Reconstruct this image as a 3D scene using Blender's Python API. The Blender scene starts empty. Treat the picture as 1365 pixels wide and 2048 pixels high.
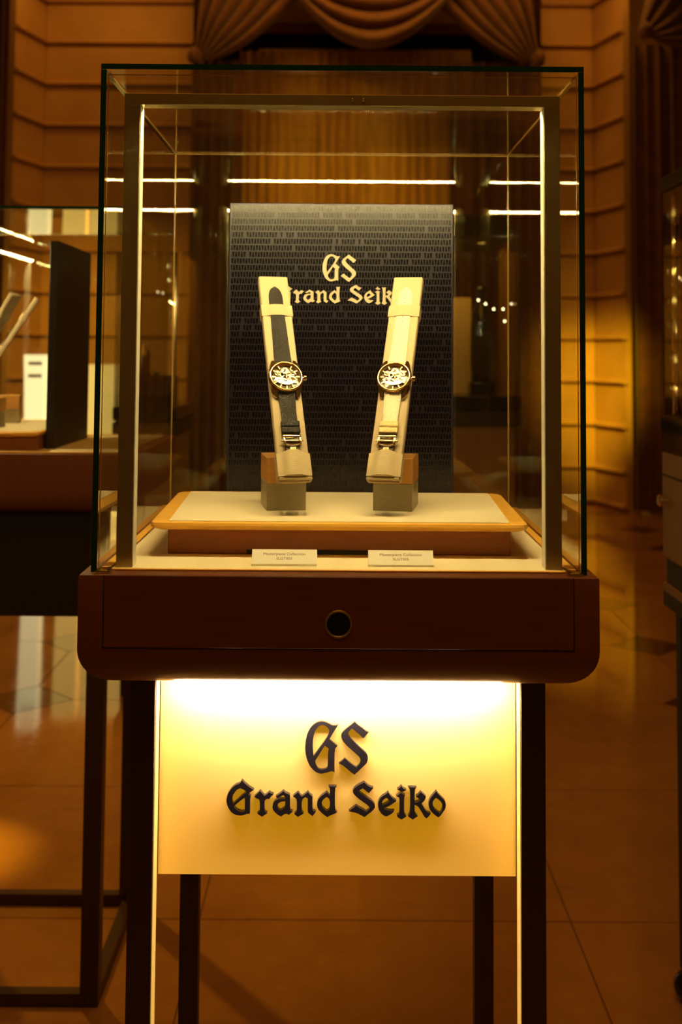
import bpy, bmesh, math, random
from mathutils import Matrix, Vector
random.seed(7)
R = math.radians
S = bpy.context.scene
COL = S.collection

# ------------------------------------------------------------------ camera
cam_d = bpy.data.cameras.new('camera'); cam = bpy.data.objects.new('camera', cam_d); COL.objects.link(cam)
cam_d.sensor_fit = 'AUTO'; cam_d.sensor_width = 36.0
cam_d.lens = 2280.0 / 2048.0 * 36.0
cam_d.shift_x = 0.0; cam_d.shift_y = -(1024 - 562) / 2048.0
cam_d.clip_start = 0.02; cam_d.clip_end = 60
cam_d.dof.use_dof = True; cam_d.dof.focus_distance = 1.30; cam_d.dof.aperture_fstop = 6.5
cam.matrix_world = (Matrix.Translation((0, -1.18, 1.28)) @ Matrix.Rotation(R(90) + math.atan(2280 / 36000), 4, 'X')
                    @ Matrix.Rotation(R(0.4), 4, 'Z'))
S.camera = cam
# ------------------------------------------------------------------ world, exposure
S.view_settings.view_transform = 'Standard'; S.view_settings.look = 'None'
S.view_settings.gamma = 1.0; S.view_settings.use_curve_mapping = False
S.view_settings.exposure = 0.0
S.cycles.max_bounces = 14; S.cycles.transparent_max_bounces = 48; S.cycles.glossy_bounces = 8
S.cycles.diffuse_bounces = 4; S.cycles.use_denoising = True
S.cycles.sample_clamp_indirect = 0.0; S.cycles.caustics_reflective = False; S.cycles.caustics_refractive = False
w = bpy.data.worlds.new('world'); S.world = w; w.use_nodes = True
w.node_tree.nodes['Background'].inputs[0].default_value = (1.0, 0.42, 0.07, 1)
w.node_tree.nodes['Background'].inputs[1].default_value = 0.035
# ------------------------------------------------------------------ fill lights added for the hall
AMB = (1.0, 0.40, 0.045)
def area(name, loc, to, size, power, col=AMB, size_y=None):
    d = bpy.data.lights.new(name, 'AREA'); d.energy = power; d.color = col
    d.shape = 'RECTANGLE'; d.size = size; d.size_y = size_y or size
    o = bpy.data.objects.new(name, d); COL.objects.link(o); o.location = loc
    o.rotation_euler = (Vector(to) - Vector(loc)).to_track_quat('-Z', 'Y').to_euler(); return o
def spot(name, loc, to, power, angle, blend=0.6, col=AMB, r=0.05):
    d = bpy.data.lights.new(name, 'SPOT'); d.energy = power; d.color = col; d.spot_size = R(angle)
    d.spot_blend = blend; d.shadow_soft_size = r
    o = bpy.data.objects.new(name, d); COL.objects.link(o); o.location = loc
    o.rotation_euler = (Vector(to) - Vector(loc)).to_track_quat('-Z', 'Y').to_euler(); return o
area('overhead_fill', (0.0, 3.6, 4.6), (0.0, 4.4, 0), 4.5, 46)  # unseen overhead fill added as the hall's general light
area('overhead_fill', (0.0, -0.9, 4.3), (0.0, 0.6, 1.0), 1.6, 30)  # unseen fill added above the camera for the front faces
area('wall_wash_fill', (-2.0, 8.05, 4.65), (-2.0, 8.45, 0.0), 1.3, 6, AMB, 0.15)  # wash lights added above the back wall to catch the bead tops
area('wall_wash_fill', (2.1, 7.95, 4.65), (2.1, 8.45, 0.0), 0.8, 4.5, AMB, 0.15)
area('wall_wash_fill', (0.2, 7.55, 4.65), (0.2, 8.4, 3.2), 2.2, 15, AMB, 0.15)  # wash added to brighten the drape and swag
spot('fill_spot', (1.2, 5.2, 2.6), (2.18, 8.9, 0.85), 1000, 22, 1.0, (1.0, 0.58, 0.015), 0.12)  # spot put in mid-air for the bright right wall bay
spot('fill_spot', (-3.2, 2.9, 4.3), (-1.02, 1.82, 0.0), 1500, 6.2, 1.0, (1.0, 0.50, 0.02), 0.03)  # narrow spot added to make the bright streak on the floor
spot('fill_spot', (0.1, 5.2, 4.3), (0.0, 8.7, 2.7), 330, 34, 1.0, (1.0, 0.52, 0.04), 0.2)  # spot added to brighten the golden drape
spot('fill_spot', (-1.3, 5.2, 3.0), (-2.2, 8.9, 1.3), 330, 36, 1.0, (1.0, 0.50, 0.03), 0.12)  # spot added to brighten the left wall bay
spot('fill_spot', (-1.9, 3.4, 4.3), (-0.95, 1.9, 0.0), 200, 30, 0.5, (1.0, 0.46, 0.04), 0.05)  # broad spot added for the floor by the left case

# ------------------------------------------------------------------ materials
class NT:
    def __init__(s, name):
        s.m = bpy.data.materials.new(name); s.m.use_nodes = True; s.t = s.m.node_tree
        s.b = s.t.nodes['Principled BSDF']; s.out = s.t.nodes['Material Output']; s._o = None
    def n(s, k, **kw):
        x = s.t.nodes.new(k)
        for a, v in kw.items(): setattr(x, a, v)
        return x
    def l(s, a, b): s.t.links.new(a, b)
    def co(s):
        if s._o is None: s._o = s.n('ShaderNodeTexCoord').outputs['Object']
        return s._o
    def math(s, op, a, b=None, c=None):
        x = s.n('ShaderNodeMath', operation=op)
        for i, v in enumerate((a, b, c)):
            if v is None: continue
            if isinstance(v, (int, float)): x.inputs[i].default_value = v
            else: s.l(v, x.inputs[i])
        return x.outputs[0]
    def noise(s, scale, detail=3, rough=0.5, vec=None, stretch=None):
        x = s.n('ShaderNodeTexNoise'); x.inputs['Scale'].default_value = scale
        x.inputs['Detail'].default_value = detail; x.inputs['Roughness'].default_value = rough
        v = vec or s.co()
        if stretch:
            mp = s.n('ShaderNodeMapping'); mp.inputs['Scale'].default_value = stretch; s.l(v, mp.inputs[0]); v = mp.outputs[0]
        s.l(v, x.inputs['Vector']); return x.outputs['Fac']
    def ramp(s, fac, stops):
        x = s.n('ShaderNodeValToRGB'); e = x.color_ramp.elements
        while len(e) < len(stops): e.new(0.5)
        for i, (p, c) in enumerate(stops): e[i].position = p; e[i].color = (*c, 1)
        s.l(fac, x.inputs[0]); return x.outputs[0]
    def bump(s, h, strength=0.3, dist=0.002):
        x = s.n('ShaderNodeBump'); x.inputs['Strength'].default_value = strength; x.inputs['Distance'].default_value = dist
        s.l(h, x.inputs['Height']); s.l(x.outputs[0], s.b.inputs['Normal'])
    def set(s, **kw):
        for k, v in kw.items():
            i = s.b.inputs[k.replace('_', ' ')]
            i.default_value = (*v, 1) if isinstance(v, tuple) else v
        return s
def plain(name, col, rough=0.5, metal=0.0, **kw):
    x = NT(name); x.set(Base_Color=col, Roughness=rough, Metallic=metal, **kw); return x.m
def emis(name, col, st, base=(0.8, 0.8, 0.8)):
    x = NT(name); x.set(Base_Color=base, Emission_Color=col, Emission_Strength=st, Roughness=0.5); return x.m
def wood(name, c1, c2, rough=0.45, stretch=(2, 14, 40), sc=6):
    x = NT(name); f = x.noise(sc, 6, 0.6, stretch=stretch)
    x.l(x.ramp(f, [(0.3, c1), (0.7, c2)]), x.b.inputs['Base Color']); x.set(Roughness=rough)
    x.bump(f, 0.15, 0.0006); return x.m
def fabric(name, col, sc=1400, rough=0.9):
    x = NT(name); f = x.noise(sc, 2, 0.5); f2 = x.noise(30, 3, 0.5)
    c = x.ramp(f, [(0.3, tuple(v * 0.82 for v in col)), (0.7, col)])
    x.l(c, x.b.inputs['Base Color']); x.set(Roughness=rough); x.bump(f, 0.4, 0.0004); return x.m
def ribbed(name, col, axis, freq):
    x = NT(name); sp = x.n('ShaderNodeSeparateXYZ'); x.l(x.co(), sp.inputs[0])
    f = x.math('SINE', x.math('MULTIPLY', sp.outputs[axis], freq)); x.bump(f, 0.5, 0.0003)
    f01 = x.math('MULTIPLY_ADD', f, 0.5, 0.5)
    x.l(x.ramp(f01, [(0.0, tuple(v * 0.86 for v in col)), (1.0, col)]), x.b.inputs['Base Color']); x.set(Roughness=0.85); return x.m
def leather(name, c1, c2, rough=0.4):
    x = NT(name); v = x.n('ShaderNodeTexVoronoi'); v.inputs['Scale'].default_value = 850; x.l(x.co(), v.inputs['Vector'])
    d = v.outputs['Distance']; x.l(x.ramp(d, [(0.15, c2), (0.6, c1)]), x.b.inputs['Base Color'])
    x.set(Roughness=rough, Specular_IOR_Level=0.45); x.bump(x.math('SUBTRACT', 1.0, d), 0.9, 0.0007); return x.m
def glass_mat(name, tint, refl=1.0, f0=0.08):
    x = NT(name); x.t.nodes.remove(x.b)
    tr = x.n('ShaderNodeBsdfTransparent'); tr.inputs[0].default_value = (*tint, 1)
    gl = x.n('ShaderNodeBsdfGlossy'); gl.inputs['Roughness'].default_value = 0.0; gl.inputs[0].default_value = (refl, refl, refl * 0.9, 1)
    lw = x.n('ShaderNodeLayerWeight'); lw.inputs['Blend'].default_value = 0.5
    f = x.math('MULTIPLY_ADD', x.math('POWER', lw.outputs['Facing'], 5.0), 1.0 - f0, f0)
    mx = x.n('ShaderNodeMixShader'); x.l(f, mx.inputs[0]); x.l(tr.outputs[0], mx.inputs[1]); x.l(gl.outputs[0], mx.inputs[2])
    x.l(mx.outputs[0], x.out.inputs[0]); return x.m

M = {}
M['wood'] = wood('walnut wood', (0.15, 0.045, 0.014), (0.20, 0.062, 0.018), 0.5)
M['wood_red'] = wood('reddish wood', (0.30, 0.085, 0.02), (0.36, 0.11, 0.03), 0.45)
M['wood_light'] = wood('honey wood', (0.80, 0.42, 0.05), (0.92, 0.52, 0.08), 0.4, (2, 20, 40))
M['wood_block'] = wood('amber wood', (0.50, 0.24, 0.05), (0.60, 0.31, 0.075), 0.4, (30, 2, 30))
M['gap'] = plain('dark joint', (0.01, 0.004, 0.002), 0.8)
M['mat'] = fabric('cream felt', (0.88, 0.78, 0.50))
M['inlay'] = fabric('beige inlay felt', (0.82, 0.72, 0.48))
M['pad'] = fabric('cream suede', (0.56, 0.45, 0.27), 2500)
M['rib'] = ribbed('ribbed cream elastic', (0.60, 0.48, 0.28), 'Y', 5200)
M['glass'] = glass_mat('clear glass', (0.975, 0.985, 0.955))
M['crystal'] = glass_mat('coated crystal', (0.98, 0.98, 0.97), 1.0, 0.002)
M['glass_clear'] = glass_mat('clear glass outer side', (0.995, 0.998, 0.99), 1.0, 0.0)
M['glass_clear'].node_tree.nodes['Mix Shader'].inputs[0].default_value = 0.0
for l_ in list(M['glass_clear'].node_tree.links):
    if l_.to_node.name == 'Mix Shader' and l_.to_socket == M['glass_clear'].node_tree.nodes['Mix Shader'].inputs[0]: M['glass_clear'].node_tree.links.remove(l_)
M['glass_edge'] = plain('green glass edge', (0.006, 0.055, 0.030), 0.12, 0.0, Emission_Strength=0.0)
M['amber_edge'] = plain('amber seal', (0.55, 0.34, 0.08), 0.25)
M['metal'] = plain('champagne metal', (0.40, 0.32, 0.16), 0.44, 0.72)
M['steel'] = None
x = NT('brushed steel'); f = x.noise(60, 4, 0.7, stretch=(1, 1, 40)); x.set(Metallic=0.75, Roughness=0.42)
x.l(x.ramp(f, [(0.3, (0.34, 0.28, 0.16)), (0.7, (0.46, 0.39, 0.24))]), x.b.inputs['Base Color']); x.bump(f, 0.2, 0.0004); M['steel'] = x.m
M['leg'] = plain('dark bronze metal', (0.06, 0.03, 0.014), 0.42, 0.3)
M['led'] = emis('light strip', (1.0, 0.76, 0.33), 430)
M['led_under'] = emis('under light strip', (1.0, 0.78, 0.50), 84)
M['post_face'] = emis('post face with added glow', (1.0, 0.78, 0.34), 0.10, (0.6, 0.55, 0.4))  # emission stands in for strip light on the inner post faces
M['leg_face'] = emis('leg face with added glow', (1.0, 0.56, 0.08), 0.5, (0.85, 0.65, 0.3))  # added glow standing in for light on the inner leg faces
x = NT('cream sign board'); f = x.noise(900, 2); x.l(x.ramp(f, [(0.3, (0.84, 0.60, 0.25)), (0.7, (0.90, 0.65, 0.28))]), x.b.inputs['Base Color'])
x.set(Roughness=0.75, Emission_Color=(1.0, 0.44, 0.008), Emission_Strength=0.42); x.bump(f, 0.1, 0.0003); M['sign'] = x.m  # emission is added fill that softens the letter shadows
M['letter'] = plain('slate letter', (0.022, 0.018, 0.026), 0.32, 0.1)
M['letter_cream'] = plain('cream letter', (0.62, 0.53, 0.36), 0.6)
M['navy_edge'] = plain('navy metallic edge', (0.05, 0.045, 0.06), 0.35, 0.6)
M['black'] = plain('black gloss', (0.006, 0.005, 0.006), 0.18)
M['matte_black'] = plain('matte black', (0.012, 0.008, 0.006), 0.6)
M['chrome'] = plain('bright chrome', (0.75, 0.62, 0.38), 0.14, 1.0)
M['gold'] = plain('polished gold', (0.85, 0.60, 0.26), 0.16, 1.0)
M['gold2'] = plain('pale gold', (0.58, 0.44, 0.21), 0.34, 1.0)
M['movement'] = plain('dark movement plate', (0.05, 0.028, 0.01), 0.45, 0.6)
M['ruby'] = plain('ruby jewel', (0.6, 0.08, 0.05), 0.2)
M['leather_dark'] = leather('dark pebbled leather', (0.006, 0.004, 0.003), (0.014, 0.011, 0.007), 0.38)
M['leather_cream'] = leather('cream leather', (0.80, 0.72, 0.50), (0.88, 0.80, 0.60), 0.6)
M['leather_buff'] = leather('buff leather', (0.78, 0.62, 0.28), (0.85, 0.70, 0.34), 0.6)
M['stitch_dark'] = plain('dark thread', (0.03, 0.02, 0.015), 0.6)
M['stitch_cream'] = plain('buff thread', (0.62, 0.45, 0.15), 0.8)
M['card'] = plain('ivory card', (0.85, 0.82, 0.68), 0.5)
M['ink'] = plain('brown ink', (0.16, 0.06, 0.01), 0.7)
M['curtain'] = None
x = NT('brown velvet'); f = x.noise(9, 4, 0.6); x.l(x.ramp(f, [(0.3, (0.085, 0.032, 0.012)), (0.75, (0.16, 0.062, 0.02))]), x.b.inputs['Base Color']); x.set(Roughness=0.7, Sheen_Weight=0.3); M['curtain'] = x.m
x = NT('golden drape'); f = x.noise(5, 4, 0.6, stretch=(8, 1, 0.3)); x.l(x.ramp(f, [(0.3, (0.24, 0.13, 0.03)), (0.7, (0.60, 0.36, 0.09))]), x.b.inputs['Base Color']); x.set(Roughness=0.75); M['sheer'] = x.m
x = NT('ochre plaster stone'); f = x.noise(2.2, 6, 0.6); x.l(x.ramp(f, [(0.3, (0.50, 0.30, 0.12)), (0.7, (0.62, 0.39, 0.16))]), x.b.inputs['Base Color']); x.set(Roughness=0.65); M['stone'] = x.m
def marble(name, c1, c2, r=0.16):
    x = NT(name); g = x.n('ShaderNodeNewGeometry').outputs['Position']
    f = x.noise(3.0, 8, 0.65, vec=g); f2 = x.noise(26, 5, 0.7, vec=g)
    m = x.math('ADD', x.math('MULTIPLY', f, 0.7), x.math('MULTIPLY', f2, 0.3))
    x.l(x.ramp(m, [(0.35, c1), (0.62, c2)]), x.b.inputs['Base Color'])
    x.l(x.ramp(f2, [(0.3, (r, r, r)), (0.8, (r + 0.09,) * 3)]), x.b.inputs['Roughness']); return x.m
M['tile'] = marble('beige marble', (0.36, 0.19, 0.075), (0.48, 0.26, 0.105), 0.035)
M['tile_dark'] = marble('brown marble', (0.10, 0.045, 0.02), (0.17, 0.075, 0.03), 0.035)
M['grout'] = plain('brown grout', (0.22, 0.11, 0.05), 0.7)
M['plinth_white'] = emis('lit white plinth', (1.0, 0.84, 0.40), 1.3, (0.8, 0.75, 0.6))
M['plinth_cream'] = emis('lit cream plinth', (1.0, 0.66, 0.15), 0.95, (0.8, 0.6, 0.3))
M['beige_board'] = plain('beige board', (0.50, 0.34, 0.13), 0.7)
M['vit_panel'] = plain('vitrine beige panel', (0.26, 0.15, 0.055), 0.55)
M['glow_ball'] = emis('small bulb', (1.0, 0.8, 0.45), 8)
M['ceiling'] = plain('ceiling plaster', (0.35, 0.22, 0.10), 0.8)
M['bottle'] = plain('dark glazed ceramic', (0.012, 0.01, 0.008), 0.06, 0.0)

# printed triangle pattern of the backdrop
x = NT('printed navy backdrop'); sp = x.n('ShaderNodeSeparateXYZ'); x.l(x.co(), sp.inputs[0])
PX, PZ = 0.00777, 0.00914
row = x.math('FLOOR', x.math('DIVIDE', sp.outputs[2], PZ)); v = x.math('FRACT', x.math('DIVIDE', sp.outputs[2], PZ))
uu = x.math('ADD', x.math('DIVIDE', sp.outputs[0], PX), x.math('MULTIPLY', row, -0.17))
cell = x.math('FLOOR', uu); u = x.math('FRACT', uu)
dn = x.math('LESS_THAN', x.math('ABSOLUTE', x.math('SUBTRACT', u, 0.27)), x.math('MULTIPLY_ADD', v, 0.16, 0.095))
up = x.math('LESS_THAN', x.math('ABSOLUTE', x.math('SUBTRACT', u, 0.77)), x.math('MULTIPLY_ADD', v, -0.16, 0.255))
vv = x.math('MULTIPLY', x.math('GREATER_THAN', v, 0.10), x.math('LESS_THAN', v, 0.88))
cv = x.n('ShaderNodeCombineXYZ'); x.l(cell, cv.inputs[0]); x.l(row, cv.inputs[1])
wn = x.n('ShaderNodeTexWhiteNoise'); wn.noise_dimensions = '2D'; x.l(cv.outputs[0], wn.inputs['Vector'])
keep = x.math('GREATER_THAN', wn.outputs['Value'], 0.10)
mask = x.math('MULTIPLY', vv, x.math('MAXIMUM', dn, x.math('MULTIPLY', up, keep)))
x.l(x.ramp(mask, [(0.0, (0.008, 0.0065, 0.016)), (1.0, (0.0008, 0.0006, 0.0025))]), x.b.inputs['Base Color'])
x.l(x.ramp(mask, [(0.0, (0.31,) * 3), (1.0, (0.20,) * 3)]), x.b.inputs['Roughness'])
x.set(Specular_IOR_Level=0.5); M['pattern'] = x.m

# ------------------------------------------------------------------ mesh helpers
I4 = Matrix.Identity(4)
def tag(o, label=None, cat=None, group=None, kind=None):
    if label: o['label'] = label
    if cat: o['category'] = cat
    if group: o['group'] = group
    if kind: o['kind'] = kind
    return o
def link(name, me, mat=None, parent=None, loc=None, smooth=False):
    mats = mat if isinstance(mat, (list, tuple)) else ([mat] if mat else [])
    for m in mats: me.materials.append(m)
    if smooth:
        for p in me.polygons: p.use_smooth = True
    o = bpy.data.objects.new(name, me); COL.objects.link(o)
    if parent: o.parent = parent
    if loc: o.location = loc
    return o
def fin(name, bm, mat, parent=None, smooth=False, loc=None, autos=None):
    bmesh.ops.recalc_face_normals(bm, faces=bm.faces)
    me = bpy.data.meshes.new(name); bm.to_mesh(me); bm.free()
    o = link(name, me, mat, parent, loc, smooth)
    if autos is not None:
        for p in me.polygons: p.use_smooth = True
        try: me.set_sharp_from_angle(angle=R(autos))
        except Exception: pass
    return o
def empty(name, mat=I4):
    o = bpy.data.objects.new(name, None); COL.objects.link(o); o.matrix_world = mat; o.empty_display_size = 0.05
    return o
def box(bm, x0, x1, y0, y1, z0, z1, mx=I4, bevel=0, seg=2, mi=None):
    g = bmesh.ops.create_cube(bm, size=1.0)
    for v in g['verts']:
        v.co = Vector((x0 + (v.co.x + .5) * (x1 - x0), y0 + (v.co.y + .5) * (y1 - y0), z0 + (v.co.z + .5) * (z1 - z0)))
    if bevel:
        es = list({e for v in g['verts'] for e in v.link_edges})
        r = bmesh.ops.bevel(bm, geom=es, offset=bevel, segments=seg, profile=0.5, affect='EDGES')
        vs = list({v for f in r['faces'] for v in f.verts} | {v for v in g['verts'] if v.is_valid})
    else: vs = g['verts']
    if mx is not I4:
        for v in vs: v.co = mx @ v.co
    return vs
def bx(name, b, mat, parent=None, bevel=0, seg=2, loc=None):
    bm = bmesh.new(); box(bm, *b, bevel=bevel, seg=seg); return fin(name, bm, mat, parent, loc=loc, autos=40 if bevel else None)
def lathe(bm, prof, n=32, mx=I4, cap=True):
    rings = []
    for r, z in prof:
        rings.append([bm.verts.new(mx @ Vector((r * math.cos(2 * math.pi * i / n), r * math.sin(2 * math.pi * i / n), z))) for i in range(n)])
    for a, b in zip(rings, rings[1:]):
        for i in range(n): bm.faces.new((a[i], a[(i + 1) % n], b[(i + 1) % n], b[i]))
    if cap:
        bm.faces.new(rings[0]); bm.faces.new(rings[-1])
def prism(bm, pts, h0, h1, mx=I4):
    a = [bm.verts.new(mx @ Vector((p[0], p[1], h0))) for p in pts]; b = [bm.verts.new(mx @ Vector((p[0], p[1], h1))) for p in pts]
    bm.faces.new(a); bm.faces.new(b); n = len(pts)
    for i in range(n): bm.faces.new((a[i], a[(i + 1) % n], b[(i + 1) % n], b[i]))
def tube(bm, pts, r, n=8, mx=I4):
    pts = [Vector(p) for p in pts]; rings = []
    for i, p in enumerate(pts):
        d = (pts[min(i + 1, len(pts) - 1)] - pts[max(i - 1, 0)]).normalized()
        a = d.orthogonal().normalized(); b = d.cross(a)
        rings.append([bm.verts.new(mx @ (p + r * (math.cos(2 * math.pi * k / n) * a + math.sin(2 * math.pi * k / n) * b))) for k in range(n)])
    for p, q in zip(rings, rings[1:]):
        for k in range(n): bm.faces.new((p[k], p[(k + 1) % n], q[(k + 1) % n], q[k]))
    bm.faces.new(rings[0]); bm.faces.new(rings[-1])
def smooth_poly(pts, it=1, sharp=55):
    for _ in range(it):
        out = []; n = len(pts)
        for i in range(n):
            p0, p1, p2 = Vector(pts[i - 1]), Vector(pts[i]), Vector(pts[(i + 1) % n])
            a = (p1 - p0); b = (p2 - p1)
            if a.length < 1e-9 or b.length < 1e-9: continue
            if a.angle(b) > R(sharp): out.append(tuple(p1))
            else:
                out.append(tuple(p1 - a * 0.25)); out.append(tuple(p1 + b * 0.25))
        pts = out
    return pts
def curve_mesh(name, loops, depth, bevel=0.0):
    c = bpy.data.curves.new(name, 'CURVE'); c.dimensions = '2D'; c.fill_mode = 'BOTH'; c.extrude = depth / 2; c.bevel_depth = bevel; c.bevel_resolution = 1
    for lp in loops:
        sp = c.splines.new('POLY'); sp.points.add(len(lp) - 1); sp.use_cyclic_u = True
        for i, p in enumerate(lp): sp.points[i].co = (p[0], p[1], 0, 1)
    o = bpy.data.objects.new('tmp', c); COL.objects.link(o)
    me = bpy.data.meshes.new_from_object(o.evaluated_get(bpy.context.evaluated_depsgraph_get()))
    bpy.data.objects.remove(o); me.name = name; me.materials.clear(); return me
def text_mesh(txt, size, depth):
    c = bpy.data.curves.new('text', 'FONT'); c.body = txt; c.size = size; c.extrude = depth / 2; c.align_x = 'CENTER'; c.resolution_u = 3
    o = bpy.data.objects.new('tmp', c); COL.objects.link(o)
    me = bpy.data.meshes.new_from_object(o.evaluated_get(bpy.context.evaluated_depsgraph_get()))
    bpy.data.objects.remove(o); me.materials.clear(); return me
def children(o): return [c for c in bpy.data.objects if c.parent == o]
def copy_tree(o, parent=None):
    c = o.copy(); COL.objects.link(c)
    if parent: c.parent = parent
    for ch in children(o): copy_tree(ch, c)
    return c

# ------------------------------------------------------------------ glyph outlines (letters of the sign)
def T(off, sc, pts): return [(off[0] + a / sc, off[1] + b / sc) for a, b in pts]
A1, A2, A3, A4 = (600, 1450), (450, 1565), (590, 1565), (740, 1565)
GL = []
GL.append([T(A1, 9.1, [(705,145),(660,158),(600,155),(560,135),(500,105),(430,85),(370,85),(290,115),(210,185),(150,290),(120,400),(107,520),(112,640),(140,760),(190,870),(260,950),(335,1000),(400,1012),(470,1000),(540,980),(600,962),(645,985),(642,900),(642,572),(692,522),(545,405),(600,310),(650,230)]),
           T(A1, 9.1, [(320,205),(370,160),(430,150),(490,175),(535,225),(545,260),(525,330),(470,420),(380,540),(300,650),(262,700),(248,600),(245,480),(258,350),(285,260)]),
           T(A1, 9.1, [(460,515),(545,572),(522,620),(522,870),(510,905),(470,930),(400,940),(350,925),(310,870),(285,790),(340,710),(400,610)])])
GL.append([T(A1, 9.1, [(1003,90),(1070,150),(1150,205),(1215,258),(1258,272),(1215,320),(1175,375),(1150,375),(1100,320),(1030,270),(960,205),(920,235),(882,285),(890,325),(920,370),(1000,450),(1100,545),(1200,625),(1240,680),(1248,750),(1225,820),(1160,880),(1090,950),(1005,1025),(930,975),(860,915),(790,860),(720,825),(770,790),(825,738),(900,800),(970,855),(1035,895),(1080,850),(1112,800),(1115,755),(1090,710),(1010,640),(910,555),(820,470),(770,400),(758,340),(770,290),(820,235),(900,170)])])
GL.append([T(A2, 9.1, [(335,75),(380,125),(450,180),(510,225),(555,245),(510,270),(455,325),(500,362),(487,400),(487,665),(440,665),(390,685),(310,700),(220,685),(150,640),(95,560),(65,480),(60,420),(75,340),(120,260),(180,190),(240,155),(290,140),(320,110)]),
           T(A2, 9.1, [(190,320),(240,250),(300,215),(370,240),(425,285),(340,350),(260,425),(180,500),(165,430),(168,370)]),
           T(A2, 9.1, [(392,385),(395,620),(330,632),(270,610),(220,575),(195,540),(260,480),(330,425)])])
GL.append([T(A2, 9.1, [(668,262),(700,300),(748,350),(790,320),(835,282),(870,310),(912,322),(865,360),(835,405),(790,400),(755,430),(748,460),(748,600),(765,630),(800,655),(760,680),(710,715),(660,690),(618,655),(655,630),(665,600),(665,440),(640,405),(600,395),(565,365),(620,310)])])
GL.append([T(A2, 9.1, [(1090,262),(1120,295),(1200,325),(1210,350),(1210,590),(1225,610),(1262,620),(1220,655),(1190,680),(1140,655),(1090,680),(1050,710),(990,680),(930,630),(895,580),(893,520),(915,460),(965,415),(1040,400),(1122,405),(1122,370),(1085,335),(1020,370),(985,390),(950,360),(1020,315)]),
           T(A2, 9.1, [(1122,440),(1122,540),(1080,580),(1035,605),(1000,580),(980,540),(990,490),(1040,450)])])
GL.append([T(A3, 9.1, [(80,282),(110,320),(145,360),(200,320),(258,278),(290,320),(340,355),(340,590),(360,610),(405,620),(370,665),(345,700),(300,670),(262,640),(255,600),(255,390),(210,365),(145,415),(145,610),(182,655),(140,680),(80,715),(40,685),(12,660),(50,630),(58,600),(58,420),(30,380),(-15,355),(30,320)])])
GL.append([T(A3, 9.1, [(625,175),(775,175),(745,205),(745,590),(785,632),(740,655),(690,675),(650,690),(610,715),(540,670),(480,615),(435,565),(420,500),(430,430),(470,370),(530,320),(580,290),(595,270),(615,300),(655,340),(655,205)]),
           T(A3, 9.1, [(595,360),(655,405),(655,570),(600,615),(560,580),(520,540),(505,480),(520,425),(560,385)])])
GL.append([[(729.6,1576),(735,1581),(741,1585),(748,1586.7),(743.5,1591.5),(739,1597),(733,1592),(727,1587.5),(722,1590),(719,1594),(727,1600),(736,1606),(745,1612),(750,1617),(752,1622),(750,1627),(744,1633),(738,1637),(731,1643),(725,1640),(717,1636),(710,1634),(699.5,1632),(706,1627),(714,1621),(720,1625),(727,1628),(734,1633),(739,1629),(741,1625),(737,1620),(728,1614),(718,1607),(711,1601),(707,1595),(708,1590),(713,1585),(721,1580)]])
GL.append([T(A4, 8.53, [(318,250),(345,295),(395,350),(460,395),(400,440),(320,490),(240,515),(300,545),(360,560),(425,555),(390,600),(330,635),(290,655),(230,630),(180,575),(150,510),(147,440),(170,370),(220,320),(285,285)]),
           T(A4, 8.53, [(295,345),(345,400),(290,440),(225,472),(212,430),(228,390),(260,360)])])
GL.append([T(A4, 8.53, [(540,145),(565,185),(630,215),(590,232),(555,250),(520,232),(470,205),(515,180)]),
           T(A4, 8.53, [(538,262),(560,280),(605,300),(590,330),(590,590),(605,620),(630,645),(600,670),(545,700),(490,672),(467,640),(500,620),(512,590),(512,350),(490,330),(455,320),(500,290)])])
GL.append([T(A4, 8.53, [(655,170),(800,170),(768,205),(768,420),(810,415),(865,380),(835,350),(790,325),(830,290),(868,245),(910,280),(958,320),(945,370),(915,405),(880,435),(915,490),(950,550),(985,582),(1040,600),(1005,650),(965,680),(925,645),(895,590),(860,535),(820,480),(768,455),(768,590),(820,645),(780,670),(738,700),(690,672),(655,645),(692,590),(692,205)])])
GL.append([T(A4, 8.53, [(1135,228),(1160,270),(1220,330),(1275,380),(1297,440),(1290,510),(1250,570),(1200,640),(1165,660),(1110,625),(1050,570),(1010,510),(1002,430),(1025,360),(1080,290)]),
           T(A4, 8.53, [(1130,340),(1180,375),(1225,420),(1240,480),(1225,550),(1200,595),(1150,565),(1100,520),(1075,470),(1070,410),(1100,365)])])
K = 1.2225 / 2280.0                     # metres per pixel at the sign's depth
def gmesh(i, depth, s=1.0, cx=674.5, cy=1555.0, xs=1.0):
    loops = [[((a - cx) * K * s * xs, -(b - cy) * K * s) for a, b in smooth_poly(lp)] for lp in GL[i]]
    return curve_mesh('letter', loops, depth)

# ------------------------------------------------------------------ display case
def pane(name, b, parent, edge='glass_edge', inner=None, green=('-y',)):
    """glass slab: the inner big face reflects for the whole pane; named narrow faces show the green edge"""
    bm = bmesh.new(); box(bm, *b)
    d = [b[1] - b[0], b[3] - b[2], b[5] - b[4]]; ax = d.index(min(d))
    bmesh.ops.recalc_face_normals(bm, faces=bm.faces)
    for f in bm.faces:
        if abs(f.normal[ax]) > 0.9: f.material_index = 0 if (inner is None or f.normal[ax] * inner > 0) else 2
        else:
            k = [abs(c_) > 0.9 for c_ in f.normal].index(True); nm = ('-' if f.normal[k] < 0 else '+') + 'xyz'[k]
            f.material_index = 1 if nm in green else 2
    me = bpy.data.meshes.new(name); bm.to_mesh(me); bm.free()
    return link(name, me, [M['glass'], M[edge], M['glass_clear']], parent)
def rot_face(o_or_me, mxx):
    o_or_me.transform(mxx)
FACE = Matrix.Rotation(R(90), 4, 'X')   # xy outline -> xz, front towards -y
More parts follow.
